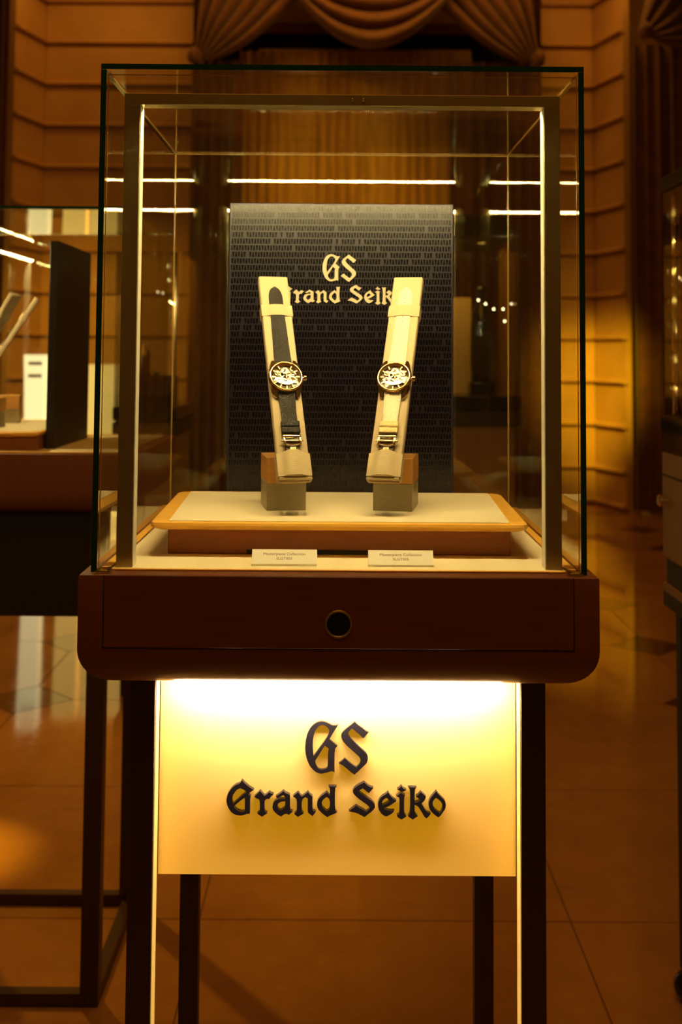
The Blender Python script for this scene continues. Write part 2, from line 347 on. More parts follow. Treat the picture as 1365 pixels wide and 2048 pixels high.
def make_case(name, label, zt, gtop, sign=True, lw=0.026):
    t = empty(name); tag(t, label, 'display case')
    zb = zt - 0.1155
    # body: bevelled bottom
    bm = bmesh.new(); vs = box(bm, -0.266, 0.266, 0.0, 0.54, zb, zt)
    es = [e for e in bm.edges if all(v.co.z < zb + 1e-4 for v in e.verts)]
    bmesh.ops.bevel(bm, geom=es, offset=0.042, segments=12, profile=0.5, affect='EDGES')
    es = [e for e in bm.edges if all(v.co.z > zt - 1e-4 for v in e.verts)]
    bmesh.ops.bevel(bm, geom=es, offset=0.0015, segments=2, profile=0.5, affect='EDGES')
    body = fin('wood_body', bm, M['wood'], t, autos=35)
    bm = bmesh.new(); box(bm, -0.2405, 0.2405, -0.0003, 0.004, zt - 0.0735, zt - 0.0002); fin('joint_line', bm, M['gap'], t)
    dr = bx('drawer_front', (-0.2393, 0.2393, -0.0012, 0.003, zt - 0.0722, zt - 0.0004), M['wood'], t, 0.0004, 1)
    L = Matrix.Translation((0, 0, zt - 0.0475)) @ Matrix.Rotation(R(90), 4, 'X')
    bm = bmesh.new(); lathe(bm, [(0.0142, 0.0), (0.0142, 0.0022), (0.0128, 0.003), (0.0118, 0.0022), (0.0118, 0.0005)], 40, L, False)
    lk = fin('lock', bm, M['metal'], dr, smooth=True)
    bm = bmesh.new(); lathe(bm, [(0.0117, 0.0), (0.0117, 0.0016), (0.0108, 0.0022)], 40, L); fin('lock_button', bm, M['black'], dr, autos=30)
    lk['label'] = 'thin metal ring around the black lock'
    # ---- glass
    G0, G1 = zt + 0.0005, gtop
    pane('glass_side', (-0.256, -0.250, 0.012, 0.527, G0, G1 - 0.0062), t, inner=1)
    pane('glass_side', (0.250, 0.256, 0.012, 0.527, G0, G1 - 0.0062), t, inner=-1)
    pane('glass_back', (-0.2495, 0.2495, 0.521, 0.527, G0, G1 - 0.0062), t, inner=-1, green=())
    pane('glass_top', (-0.256, 0.256, 0.012, 0.527, G1 - 0.006, G1), t, inner=-1, green=('-y', '-x', '+x'))
    door = pane('glass_door', (-0.2485, 0.2485, 0.017, 0.0225, G0 + 0.001, G1 - 0.009), t, inner=1, green=())
    bm = bmesh.new()
    zz0, zz1 = G0 + 0.001, G1 - 0.0105
    box(bm, -0.2492, -0.2483, 0.0155, 0.0165, zz0, zz1); box(bm, 0.2483, 0.2492, 0.0155, 0.0165, zz0, zz1); box(bm, -0.2483, 0.2483, 0.0155, 0.0165, zz1 - 0.0009, zz1)
    fin('seal', bm, M['amber_edge'], door)
    bm = bmesh.new()
    for s in (-1, 1): box(bm, s * 0.2495 - 0.0005, s * 0.2495 + 0.0005, 0.5195, 0.5205, G0, G1 - 0.0065)
    box(bm, -0.249, 0.249, 0.5195, 0.5205, G1 - 0.0078, G1 - 0.0068)
    for s in (-1, 1): box(bm, s * 0.2495 - 0.0005, s * 0.2495 + 0.0005, 0.024, 0.519, G1 - 0.0073, G1 - 0.0065)
    fin('corner_seam', bm, M['amber_edge'], t)
    for s in (-1, 1):
        bm = bmesh.new(); box(bm, s * 0.243 - 0.008, s * 0.243 + 0.008, 0.006, 0.0162, zt, zt + 0.0035, bevel=0.0008); tube(bm, [(s * 0.2365, 0.011, zt + 0.001), (s * 0.2365, 0.011, zt + 0.006)], 0.0028, 12)
        fin('hinge', bm, M['chrome'], t, autos=35)
    # ---- light frame
    p0 = zt + 0.0006; pt = gtop - 0.026
    bm = bmesh.new()
    box(bm, -0.2350, -0.2178, 0.036, 0.056, p0, pt - 0.0126, bevel=0.0004, seg=1); box(bm, 0.2178, 0.2350, 0.036, 0.056, p0, pt - 0.0126, bevel=0.0004, seg=1)
    box(bm, -0.2350, 0.2350, 0.036, 0.056, pt - 0.0125, pt, bevel=0.0006, seg=1)
    fr = fin('light_frame', bm, M['metal'], t, autos=35)
    bm = bmesh.new(); box(bm, -0.2165, 0.2165, 0.0562, 0.0612, pt - 0.0100, pt - 0.0064); fin('light_strip', bm, M['led'], fr)
    bm = bmesh.new(); box(bm, -0.2172, 0.2172, 0.0562, 0.0640, pt - 0.0062, pt - 0.0050); fin('strip_light_shield', bm, M['matte_black'], fr)  # unseen shield added to block the strip's upward light
    for s in (-1, 1):
        bm = bmesh.new(); x0 = s * 0.2178; x1 = s * 0.2172; box(bm, min(x0, x1), max(x0, x1), 0.0368, 0.0552, p0 + 0.001, pt - 0.0145); fin('post_glow_face', bm, M['post_face'], fr)
    for dx in (-0.0, 0.012):
        bm = bmesh.new(); lathe(bm, [(0.0018, 0), (0.0018, 0.0012), (0.001, 0.0018)], 12, Matrix.Translation((0.011 + dx, 0.036, pt - 0.006)) @ Matrix.Rotation(R(90), 4, 'X')); fin('screw', bm, M['gold'], fr, smooth=True)
    # ---- felt floor and its wooden border
    bx('felt_floor', (-0.238, 0.238, 0.030, 0.512, zt + 0.0002, zt + 0.0012), M['mat'], t)
    bm = bmesh.new()
    box(bm, -0.2485, -0.2395, 0.030, 0.515, zt + 0.0002, zt + 0.003, bevel=0.0005, seg=1); box(bm, 0.2395, 0.2485, 0.030, 0.515, zt + 0.0002, zt + 0.003, bevel=0.0005, seg=1)
    box(bm, -0.236, 0.236, 0.0235, 0.0285, zt + 0.0002, zt + 0.0022, bevel=0.0005, seg=1)
    fin('border', bm, M['wood_light'], t, autos=35)
    # ---- legs, rails
    for sx in (-1, 1):
        for y0 in (0.040, 0.450):
            x0, x1 = sorted((sx * (0.2175 - lw), sx * 0.2175)); l = bx('leg', (x0, x1, (y0 if y0 < 0.1 else y0 + 0.026 - lw), (y0 + lw if y0 < 0.1 else y0 + 0.026), 0.026, zb + 0.0005), M['leg'], t, 0.0008, 1)
            if y0 < 0.1:
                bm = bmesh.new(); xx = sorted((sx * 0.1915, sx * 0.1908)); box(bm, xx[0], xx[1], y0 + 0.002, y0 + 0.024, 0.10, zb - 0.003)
                if sign: fin('leg_glow_face', bm, M['leg_face'], l)
                else: bm.free()
    bx('floor_rail', (-0.2175, 0.2175, 0.040, 0.066, 0.0, 0.026), M['leg'], t, 0.0008, 1)
    bx('floor_rail', (-0.2175, 0.2175, 0.450, 0.476, 0.0, 0.026), M['leg'], t, 0.0008, 1)
    for sx in (-1, 1):
        x0, x1 = sorted((sx * 0.1915, sx * 0.2175)); bx('floor_rail', (x0, x1, 0.0662, 0.4498, 0.0, 0.026), M['leg'], t, 0.0008, 1)
    # ---- sign board
    if sign:
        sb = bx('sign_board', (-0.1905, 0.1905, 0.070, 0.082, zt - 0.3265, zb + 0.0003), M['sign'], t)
        bm = bmesh.new(); box(bm, -0.172, 0.172, 0.039, 0.052, zb - 0.0095, zb - 0.0005); fin('under_light', bm, M['led_under'], t)
        for i in range(12):
            o = link('letter', gmesh(i, 0.004 if i < 2 else 0.006), M['letter'], sb)
            oy = 0.070 - (0.002 if i < 2 else 0.003) - 0.0008
            o.matrix_local = Matrix.Translation((-0.0012, oy, SIGNZ)) @ FACE
            pn = bmesh.new(); xs = [v.co.x for v in o.data.vertices]; ys = [v.co.y for v in o.data.vertices]
        t['sign_z'] = SIGNZ; del t['sign_z']
    else:
        sb = bx('apron_board', (0.200, 0.2171, 0.0768, 0.4392, zt - 0.325, zb + 0.0003), M['matte_black'], t)
    return t
SIGNZ = 0.8360
case = make_case('display_case', 'lit glass display case with walnut base and brightly lit sign board, in the foreground centre', 1.0525, 1.5848)

# ------------------------------------------------------------------ tray on riser
def rounded_rect_taper(hw0, hw1, y0, y1, r, n=6):
    pts = []
    for cx, cy, a0 in ((hw1 - r, y1 - r, 0), (-(hw1 - r), y1 - r, 90), (-(hw0 - r), y0 + r, 180), (hw0 - r, y0 + r, 270)):
        for k in range(n + 1):
            a = R(a0 + 90 * k / n); pts.append((cx + r * math.cos(a), cy + r * math.sin(a)))
    return pts
def make_tray(label, zt):
    t = empty('display_tray', Matrix.Translation((0, 0, zt + 0.0012))); tag(t, label, 'tray')
    bm = bmesh.new(); box(bm, -0.193, 0.193, 0.022 + 0.098, 0.372, 0, 0.0275, bevel=0.0008, seg=1); fin('riser', bm, M['wood_red'], t, autos=35)
    bx('cable_slot', (-0.104, 0.104, 0.1188, 0.1202, 0.0002, 0.005), M['matte_black'], t)
    bm = bmesh.new(); rings = []
    for ins, z in ((0.020, 0.0277), (0.008, 0.0290), (0.002, 0.0318), (0.0, 0.0345), (0.001, 0.0372), (0.004, 0.0385)):
        rings.append([bm.verts.new((p[0], p[1], z)) for p in rounded_rect_taper(0.211 - ins, 0.218 - ins, 0.097 + ins, 0.378 - ins, max(0.011 - ins * 0.3, 0.004))])
    for a, b in zip(rings, rings[1:]):
        n = len(a)
        for i in range(n): bm.faces.new((a[i], a[(i + 1) % n], b[(i + 1) % n], b[i]))
    bm.faces.new(rings[0]); bm.faces.new(rings[-1]); fin('tray_frame', bm, M['wood_light'], t, autos=30)
    bm = bmesh.new(); prism(bm, rounded_rect_taper(0.190, 0.200, 0.103, 0.372, 0.002, 3), 0.0383, 0.0392); fin('felt_inlay', bm, M['inlay'], t)
    return t
tray = make_tray('honey wood tray with beige felt inlay under the two foreground watch stands', 1.0525)
TZ = 1.0525 + 0.0012 + 0.0392

# ------------------------------------------------------------------ backdrop
def make_backdrop(label, zt, y):
    t = empty('backdrop_panel', Matrix.Translation((0, y, zt + 0.0013))); tag(t, label, 'panel')
    H = 0.4325; bm = bmesh.new(); box(bm, -0.1545, 0.1545, 0.0, 0.018, 0, H, bevel=0.001, seg=1); fin('board', bm, M['navy_edge'], t, autos=35)
    bm = bmesh.new(); box(bm, -0.1515, 0.1515, -0.0012, 0.0005, 0.002, H - 0.003); fr = fin('printed_face', bm, M['pattern'], t)
    s = 0.545 * (1.545 / 1.2225)
    for i in range(12):
        o = link('letter', gmesh(i, 0.002, s, 674.5, 1562 if i < 2 else 1650), M['letter_cream'], fr)
        o.matrix_local = Matrix.Translation((-0.0025 if i < 2 else -0.0010, -0.0024, 0.3240 if i < 2 else 0.2915)) @ FACE
        o.scale = (0.995, 0.995, 1) if i < 2 else (1.08, 1.04, 1)
    return t
backdrop = make_backdrop('tall navy backdrop panel with triangle pattern and cream blackletter, behind the two watches', 1.0525, 0.383)

# ------------------------------------------------------------------ name cards
def make_card(x, label, code, zt):
    t = empty('name_card', Matrix.Translation((x, 0.0545, zt + 0.0012))); tag(t, label, 'card')
    bm = bmesh.new(); pr = [(-0.0065, 0.0), (0.0085, 0.0), (0.0075, 0.0140), (0.0060, 0.0155), (-0.0065, 0.0022)]
    mx = Matrix.Rotation(R(90), 4, 'X') @ Matrix.Rotation(R(90), 4, 'Y')
    vs = []
    for sx in (-0.0348, 0.0348): vs.append([bm.verts.new((sx, p[0], p[1])) for p in pr])
    bm.faces.new(vs[0]); bm.faces.new(vs[1])
    for i in range(5): bm.faces.new((vs[0][i], vs[0][(i + 1) % 5], vs[1][(i + 1) % 5], vs[1][i]))
    fin('card_body', bm, M['card'], t)
    ang = math.atan2(0.0133, 0.0125)
    for k, (tx, sz, s) in enumerate((('Masterpiece Collection', 0.0046, 0.0110), (code, 0.0043, 0.0055))):
        me = text_mesh(tx, sz, 0.0001); me.transform(Matrix.Diagonal((1.05, 1.0, 1, 1)))
        o = link('printed_text', me, M['ink'], t)
        o.matrix_local = Matrix.Translation((0, -0.0065 + s * math.cos(ang), 0.0022 + s * math.sin(ang) + 0.0001)) @ Matrix.Rotation(ang, 4, 'X')
    return t
card1 = make_card(-0.0585, 'small ivory name card under the dark strap watch, ending in 003', 'SLGT003', 1.0525)
card2 = make_card(0.0660, 'small ivory name card under the cream strap watch, ending in 005', 'SLGT005', 1.0525)

# ------------------------------------------------------------------ watch stands
LEAN = R(32.4)
def bow(b): return 0.0
def make_stand(M0, label, s):
    """local: origin at the block's front bottom centre, +y back; s=-1 left stand, +1 right"""
    t = empty('watch_stand', M0); tag(t, label, 'watch stand', None)
    bx('metal_base', (-0.0235, 0.0235, 0.0, 0.071, 0.0, 0.0318), M['steel'], t, 0.0004, 1)
    bx('wood_block', (-0.0238, 0.0238, -0.0003, 0.0713, 0.0320, 0.0625), M['wood_block'], t, 0.0007, 1)
    return t
def pad_matrix(xb, zb, yaw, yb=0.135):
    Xv = Vector((math.cos(yaw), math.sin(yaw), 0)); Yb = Vector((-math.sin(yaw), math.cos(yaw), 0))
    u = Yb * math.sin(LEAN) + Vector((0, 0, 1)) * math.cos(LEAN); n = Xv.cross(u)
    m = Matrix((( Xv.x, u.x, n.x, xb), (Xv.y, u.y, n.y, yb), (Xv.z, u.z, n.z, zb), (0, 0, 0, 1)))
    return m
def build_pad(t, P):
    """P: pad frame in world; parts are built in the stand's own space. Pad surface is z=0, thickness below"""
    loc = t.matrix_world.inverted() @ P
    def add(name, bm, mat, **k):
        o = fin(name, bm, mat, t, **k); o.matrix_local = loc; return o
    bm = bmesh.new(); box(bm, -0.0190, 0.0190, 0.004, 0.290, -0.011, 0.0, bevel=0.0022, seg=3); pad = add('cushion', bm, M['pad'], autos=50)
    # elastic band near the top, bulging over the strap
    def band(b0, b1, lift, name, arch=0.0, hump=0.011):
        bm = bmesh.new(); N = 28; prof = []
        hw = 0.0199; zb = -0.0119
        path = []
        for i in range(N + 1):
            xx = -hw + 2 * hw * i / N; zz = 0.0007 + lift * math.exp(-(xx / hump) ** 4); path.append((xx, zz))
        path += [(hw + 0.0004, -0.002), (hw, zb), (-hw, zb), (-hw - 0.0004, -0.002)]
        rows = []
        for k in range(7):
            f = k / 6
            rows.append([bm.verts.new((p[0], b0 + (b1 - b0) * f + (arch * f * math.exp(-(p[0] / 0.012) ** 2) if p[1] > 0 else 0), p[1] + (0.0006 * math.sin(math.pi * f) if p[1] > 0 else 0))) for p in path])
        inner = []
        for a, b in zip(rows, rows[1:]):
            n = len(a)
            for i in range(n): bm.faces.new((a[i], a[(i + 1) % n], b[(i + 1) % n], b[i]))
        bm.faces.new(rows[0]); bm.faces.new(rows[-1])
        return add(name, bm, M['rib'], autos=50)
    band(0.2275, 0.2435, 0.0030, 'elastic_band')
    band(0.0060, 0.0345, 0.0052, 'elastic_sleeve', 0.0035, 0.012)
    bm = bmesh.new()
    tube(bm, [(-0.0185, 0.0042, -0.0015), (0.0185, 0.0042, -0.0015)], 0.0021, 10); tube(bm, [(-0.0185, 0.0036, -0.0085), (0.0185, 0.0036, -0.0085)], 0.0021, 10)
    tube(bm, [(-0.0190, 0.0042, -0.0085), (-0.0190, 0.0042, -0.0015)], 0.0016, 8); tube(bm, [(0.0190, 0.0042, -0.0085), (0.0190, 0.0042, -0.0015)], 0.0016, 8)
    add('rolled_hem', bm, M['rib'], smooth=True)
    # bracket to the block
    bm = bmesh.new(); box(bm, -0.010, 0.010, 0.018, 0.034, -0.034, -0.0112)
    add('bracket', bm, M['matte_black'])
    return pad
YAW = R(14)
def stand_pair(Tm, la, lb):
    out = []
    for s, lab in ((-1, la), (1, lb)):
        xb, zb, yaw = (-0.0501, 1.1338, YAW) if s < 0 else (0.0492, 1.1342, -YAW)
        P = pad_matrix(xb, zb, yaw)
        M0 = Matrix.Translation((s * 0.0632, 0.1905, TZ)) @ Matrix.Rotation(-s * R(9.5), 4, 'Z')
        t = make_stand(M0, lab, s); bpy.context.view_layer.update(); build_pad(t, P); out.append((t, P))
    return out
(standL, PL), (standR, PR) = stand_pair(I4, 'cream padded watch stand on wood and steel block, left one, holding the dark strap watch',
                                        'cream padded watch stand on wood and steel block, right one, holding the cream strap watch')

# ------------------------------------------------------------------ watches
def gear(bm, cx, cy, z, r, teeth, h=0.0007, spokes=4, mx=I4):
    n = teeth * 2; out = []; ri = r * 0.74
    def rg(rad, zz): return [bm.verts.new(mx @ Vector((cx + rad[i % 2] * math.cos(2 * math.pi * i / n), cy + rad[i % 2] * math.sin(2 * math.pi * i / n), zz))) for i in range(n)]
    a = rg((r, r * 0.9), z + h); b = rg((ri, ri), z + h); c = rg((r, r * 0.9), z); d = rg((ri, ri), z)
    for i in range(n):
        j = (i + 1) % n
        bm.faces.new((a[i], a[j], b[j], b[i])); bm.faces.new((a[i], c[i], c[j], a[j])); bm.faces.new((b[i], b[j], d[j], d[i]))
    for k in range(spokes):
        an = math.pi * k / spokes * 2 + cx * 900; m2 = mx @ Matrix.Translation((cx, cy, z)) @ Matrix.Rotation(an, 4, 'Z')
        box(bm, 0, ri * 1.02, -r * 0.07, r * 0.07, 0, h * 0.9, m2)
    lathe(bm, [(r * 0.2, z), (r * 0.2, z + h * 1.5), (r * 0.1, z + h * 1.8)], 12, mx @ Matrix.Translation((cx, cy, 0)))
def make_watch(Mw, label, dark):
    t = empty('wristwatch', Mw); tag(t, label, 'watch')
    lm = M['leather_dark' if dark else 'leather_cream']; kb = M['leather_dark' if dark else 'leather_buff']; st = M['stitch_dark' if dark else 'stitch_cream']
    rc = 0.0212
    bm = bmesh.new()
    lathe(bm, [(0.0155, 0.0008), (0.0190, 0.0018), (rc - 0.0004, 0.0045), (rc, 0.0070), (rc - 0.0002, 0.0088), (0.0200, 0.0096), (0.0183, 0.0094), (0.0183, 0.0036)], 64)
    for sx in (-1, 1):
        for sy in (-1, 1):
            pts = [(sx * 0.0114, sy * 0.0150), (sx * 0.0190, sy * 0.0100), (sx * 0.0178, sy * 0.0175), (sx * 0.0150, sy * 0.0250), (sx * 0.0122, sy * 0.0262), (sx * 0.0114, sy * 0.0240)]
            a = [bm.verts.new((p[0], p[1], 0.0012)) for p in pts]
            b = [bm.verts.new((p[0] * 0.985, p[1], 0.0086 - max(0, abs(p[1]) - 0.0165) * 0.52)) for p in pts]
            bm.faces.new(a); bm.faces.new(b)
            for i in range(6): bm.faces.new((a[i], a[(i + 1) % 6], b[(i + 1) % 6], b[i]))
    fin('case', bm, M['gold'], t, autos=30)
    bm = bmesh.new()
    lathe(bm, [(0.0204, 0.0093), (0.0206, 0.0104), (0.0200, 0.0112), (0.0192, 0.0116), (0.0184, 0.0112), (0.0181, 0.0100), (0.0181, 0.0085)], 64, cap=False)
    fin('bezel', bm, M['gold'], t, smooth=True)
    bm = bmesh.new(); cx = rc + 0.0001
    mxc = Matrix.Translation((cx, 0, 0.0058)) @ Matrix.Rotation(R(90), 4, 'Y')
    prof = [(0.0016, 0.0), (0.0016, 0.0010), (0.0030, 0.0011), (0.0031, 0.0040), (0.0024, 0.0047)]
    lathe(bm, prof, 18, mxc)
    for k in range(18):
        a = 2 * math.pi * k / 18; m2 = mxc @ Matrix.Rotation(a, 4, 'Z'); box(bm, 0.0029, 0.0034, -0.0002, 0.0002, 0.0012, 0.0039, m2)
    fin('crown', bm, M['gold'], t, autos=30)
    # dial
    bm = bmesh.new(); lathe(bm, [(0.0181, 0.0040), (0.0181, 0.0062)], 64); dial = fin('dial', bm, M['movement'], t)
    bm = bmesh.new(); lathe(bm, [(0.0181, 0.0094), (0.0162, 0.0078), (0.0160, 0.0070), (0.0172, 0.0066)], 64, cap=False)
    fin('inner_ring', bm, M['gold2'], dial, smooth=True)
    for k in range(12):
        a = math.pi * 2 * k / 12 + 0.001
        if k == 3: continue
        bm = bmesh.new(); box(bm, 0.0128, 0.0166, -0.00055, 0.00055, 0.0079, 0.0090, Matrix.Rotation(a, 4, 'Z')); fin('hour_marker', bm, M['gold2'], dial)
    ar = [(0.0, 0.0035, 0.0074, 0.0076, 26, 5, 'gold2'), (-0.0092, -0.0030, 0.0066, 0.0036, 20, 5, 'gold'), (0.0090, -0.0022, 0.0068, 0.0040, 22, 4, 'gold2'), (0.0, 0.0092, 0.0070, 0.0042, 18, 4, 'gold'),
          (-0.0095, 0.0060, 0.0068, 0.0034, 16, 4, 'gold2'), (0.0094, 0.0062, 0.0066, 0.0034, 16, 5, 'gold'), (0.0032, -0.0070, 0.0066, 0.0032, 16, 4, 'gold'), (-0.0040, -0.0075, 0.0068, 0.0028, 14, 4, 'gold2')]
    for g in ar:
        bm = bmesh.new(); gear(bm, g[0], g[1], g[2], g[3], g[4], 0.0008, g[5]); fin('gear', bm, M[g[6]], dial)
    bm = bmesh.new()   # large curved bridge across the lower dial
    pts = []
    for k in range(19):
        a = R(200 + 140 * k / 18); pts.append((0.0148 * math.cos(a), 0.0015 + 0.0120 * math.sin(a)))
    for k in range(18, -1, -1):
        a = R(200 + 140 * k / 18); w_ = 0.0022 * math.sin(math.pi * k / 18) + 0.0004; pts.append(((0.0148 - w_) * math.cos(a), 0.0015 + (0.0120 - w_) * math.sin(a)))
    prism(bm, pts, 0.0078, 0.0088); fin('bridge', bm, M['gold2'], dial)
    for (x0, y0, x1, y1, ww) in ((-0.0130, 0.0070, 0.0050, 0.0060, 0.0016), (-0.0020, 0.0040, 0.0120, -0.0010, 0.0018), (-0.0060, -0.0020, -0.0020, -0.0090, 0.0014), (0.0060, 0.0110, 0.0130, 0.0040, 0.0014)):
        bm = bmesh.new(); d = Vector((x1 - x0, y1 - y0, 0)); m2 = Matrix.Translation((x0, y0, 0.0)) @ Matrix.Rotation(math.atan2(d.y, d.x), 4, 'Z')
        box(bm, 0, d.length, -ww / 2, ww / 2, 0.0076, 0.0083, m2, bevel=0.0002, seg=1); fin('bridge', bm, M['gold2'], dial)
    for (jx, jy) in ((0.0, 0.0035), (0.0, 0.0100), (-0.0092, -0.003), (0.0090, -0.0022), (0.0015, -0.0015)):
        bm = bmesh.new(); lathe(bm, [(0.0011, 0.0082), (0.0011, 0.0091), (0.0006, 0.0094)], 12, Matrix.Translation((jx, jy, 0))); fin('jewel', bm, M['ruby'], dial)
    for an, ln, wd, z in ((R(158), 0.0085, 0.0017, 0.0094), (R(20), 0.0130, 0.0013, 0.0100)):
        bm = bmesh.new(); m2 = Matrix.Translation((0, 0.0035, 0)) @ Matrix.Rotation(an, 4, 'Z')
        prism(bm, [(0, -wd / 2), (ln * 0.75, -wd / 2.2), (ln, 0), (ln * 0.75, wd / 2.2), (0, wd / 2)], z, z + 0.0004, m2)
        fin('hand', bm, M['black' if dark else 'gold2'], dial)
    bm = bmesh.new(); lathe(bm, [(0.0182, 0.0106), (0.0182, 0.0110)], 48); fin('crystal', bm, M['crystal'], t)
    # straps : padded ribbon along y
    def strap(y0, y1, w0, w1, zf, name, tip=False, mat=lm, padz=0.0011):
        bm = bmesh.new(); NY = 40; NX = 12; top = []; bot = []
        for j in range(NY + 1):
            f = j / NY; y = y0 + (y1 - y0) * f; hw = (w0 + (w1 - w0) * min(1, f * 1.6)) / 2
            if tip:
                e = max(0.0, (f - 0.84) / 0.16); hw *= math.sqrt(max(0.004, 1 - e ** 2.2)) if e > 0 else 1
            z = zf(f); tr = []; br = []
            for i in range(NX + 1):
                g = -1 + 2 * i / NX; pz = padz * max(0.0, 1 - (abs(g) / 0.72) ** 4) if abs(g) < 0.72 else 0
                pz *= 1.0 if not tip else max(0.25, 1 - f * 1.1)
                tr.append(bm.verts.new((g * hw, y, z + 0.0014 + pz - (0.0006 if abs(g) > 0.99 else 0)))); br.append(bm.verts.new((g * hw, y, z)))
            top.append(tr); bot.append(br)
        for j in range(NY):
            for i in range(NX):
                bm.faces.new((top[j][i], top[j][i + 1], top[j + 1][i + 1], top[j + 1][i])); bm.faces.new((bot[j][i], bot[j + 1][i], bot[j + 1][i + 1], bot[j][i + 1]))
            bm.faces.new((top[j][0], top[j + 1][0], bot[j + 1][0], bot[j][0])); bm.faces.new((top[j][NX], bot[j][NX], bot[j + 1][NX], top[j + 1][NX]))
        for j in (0, NY):
            for i in range(NX): bm.faces.new((top[j][i], top[j][i + 1], bot[j][i + 1], bot[j][i]))
        so = fin(name, bm, mat, t, autos=60)
        bm = bmesh.new(); n = int(abs(y1 - y0) / 0.0032)
        for k in range(n):
            f = (k + 0.5) / n; y = y0 + (y1 - y0) * f; hw = (w0 + (w1 - w0) * min(1, f * 1.6)) / 2
            if tip:
                e = max(0.0, (f - 0.80) / 0.16)
                if e >= 1: continue
                hw *= math.sqrt(1 - e ** 2.2)
            for s in (-1, 1): box(bm, s * hw * 0.84 - 0.0002, s * hw * 0.84 + 0.0002, y - 0.0010, y + 0.0010, zf(f) + 0.0012, zf(f) + 0.00165)
        fin('stitching', bm, st, so)
        return so
    s1 = strap(0.0185, 0.1385, 0.0216, 0.0180, lambda f: 0.0035 * max(0, 1 - f * 6) ** 1.5 + 0.0003, 'strap_long', True)
    if not dark:
        bm = bmesh.new()
        for k in range(7):
            yy = 0.078 + k * 0.0072; m2 = Matrix.Translation((0, yy, 0)); lathe(bm, [(0.0007, 0.0012), (0.0007, 0.00215)], 8, m2)
        fin('strap_hole', bm, M['ink'], s1)
    strap(-0.0185, -0.0640, 0.0212, 0.0184, lambda f: 0.0035 * max(0, 1 - f * 3) ** 1.5 + 0.0010 + 0.0016 * f, 'strap_short')
    for k, yk in enumerate((-0.0615, -0.0700)):
        bm = bmesh.new(); box(bm, -0.0112, 0.0112, yk - 0.0042, yk + 0.0034, 0.0004, 0.0062 + 0.0004 * k, bevel=0.0014, seg=3)
        ko = fin('keeper', bm, kb, t, autos=50)
        bm = bmesh.new()
        for q in range(8):
            for yy in (yk - 0.0030, yk + 0.0022): box(bm, -0.0088 + q * 0.0024, -0.0076 + q * 0.0024, yy - 0.0002, yy + 0.0002, 0.0061 + 0.0004 * k, 0.0064 + 0.0004 * k)
        fin('stitching', bm, st, ko)
    # clasp
    bm = bmesh.new()
    box(bm, -0.0108, 0.0108, -0.0812, -0.0770, 0.0030, 0.0070, bevel=0.0012, seg=2)
    box(bm, -0.0108, -0.0080, -0.0905, -0.0775, 0.0020, 0.0066, bevel=0.0008, seg=2); box(bm, 0.0080, 0.0108, -0.0905, -0.0775, 0.0020, 0.0066, bevel=0.0008, seg=2)
    tube(bm, [(-0.0088, -0.0880, 0.0060), (-0.005, -0.0892, 0.0064), (0, -0.0897, 0.0065), (0.005, -0.0892, 0.0064), (0.0088, -0.0880, 0.0060)], 0.0011, 8)
    tube(bm, [(-0.0132, -0.0842, 0.0042), (0.0132, -0.0842, 0.0042)], 0.0013, 10)
    cl = fin('clasp', bm, M['chrome'], t, autos=40)
    bm = bmesh.new(); box(bm, -0.0084, 0.0084, -0.0950, -0.0815, 0.0004, 0.0032, bevel=0.0004, seg=1); fin('clasp_body', bm, M['movement'], cl)
    bm = bmesh.new(); box(bm, -0.0034, 0.0034, -0.0985, -0.0925, 0.0020, 0.0048, bevel=0.0003, seg=1)
    fin('clasp_tag', bm, M['gold2'], cl)
    return t
BW = 0.1335
def wm(P): return P @ Matrix.Translation((0, BW, 0.0002))
watchL = make_watch(wm(PL), 'skeleton dial wristwatch on dark pebbled leather strap, on the left stand in the foreground case', True)
watchR = make_watch(wm(PR), 'skeleton dial wristwatch on cream leather strap, on the right stand in the foreground case', False)
# clasp tags carry the monogram
for w_, dk in ((watchL, True), (watchR, False)):
    for c in children(w_):
        if c.name.startswith('clasp'):
            for i in (0, 1):
                o = link('monogram', gmesh(i, 0.0002, 0.055), M['ink'], c)
                o.matrix_local = Matrix.Translation((0.0, -0.0962, 0.00495))

# ------------------------------------------------------------------ the second case, turned to face left
case2 = make_case('display_case', 'glass display case seen from its side at the left edge, black backdrop inside', 1.077, 1.571, sign=False, lw=0.036)
TR2 = Matrix.Translation((-0.942, 1.35, 0)) @ Matrix.Rotation(R(-90), 4, 'Z')
bpy.context.view_layer.update()
case2.matrix_world = TR2
def put2(o, lab, dy=0.0):
    c = copy_tree(o); c.matrix_world = TR2 @ Matrix.Translation((0, dy, 0.0245)) @ o.matrix_world
    if lab: c['label'] = lab
    return c
bpy.context.view_layer.update()
tray2 = put2(tray, 'wood tray inside the case at the left edge, seen from its end', -0.046)
bd2 = put2(backdrop, 'black backdrop panel seen edge-on inside the case at the left edge', -0.050)
for c in list(children(bd2)):
    if c.name.startswith('board'):
        c.data = c.data.copy(); c.data.materials.clear(); c.data.materials.append(M['matte_black'])
st2 = put2(standL, 'watch stand in the left edge case, the farther of its two, tilted strap pad', -0.046)
wt2 = put2(watchL, 'wristwatch seen from the side in the left edge case, on its farther stand', -0.046)
st3 = put2(standR, 'watch stand in the left edge case, the nearer of its two, seen from the side', -0.046)
wt3 = put2(watchR, 'wristwatch seen from the side in the left edge case, on its nearer stand', -0.046)

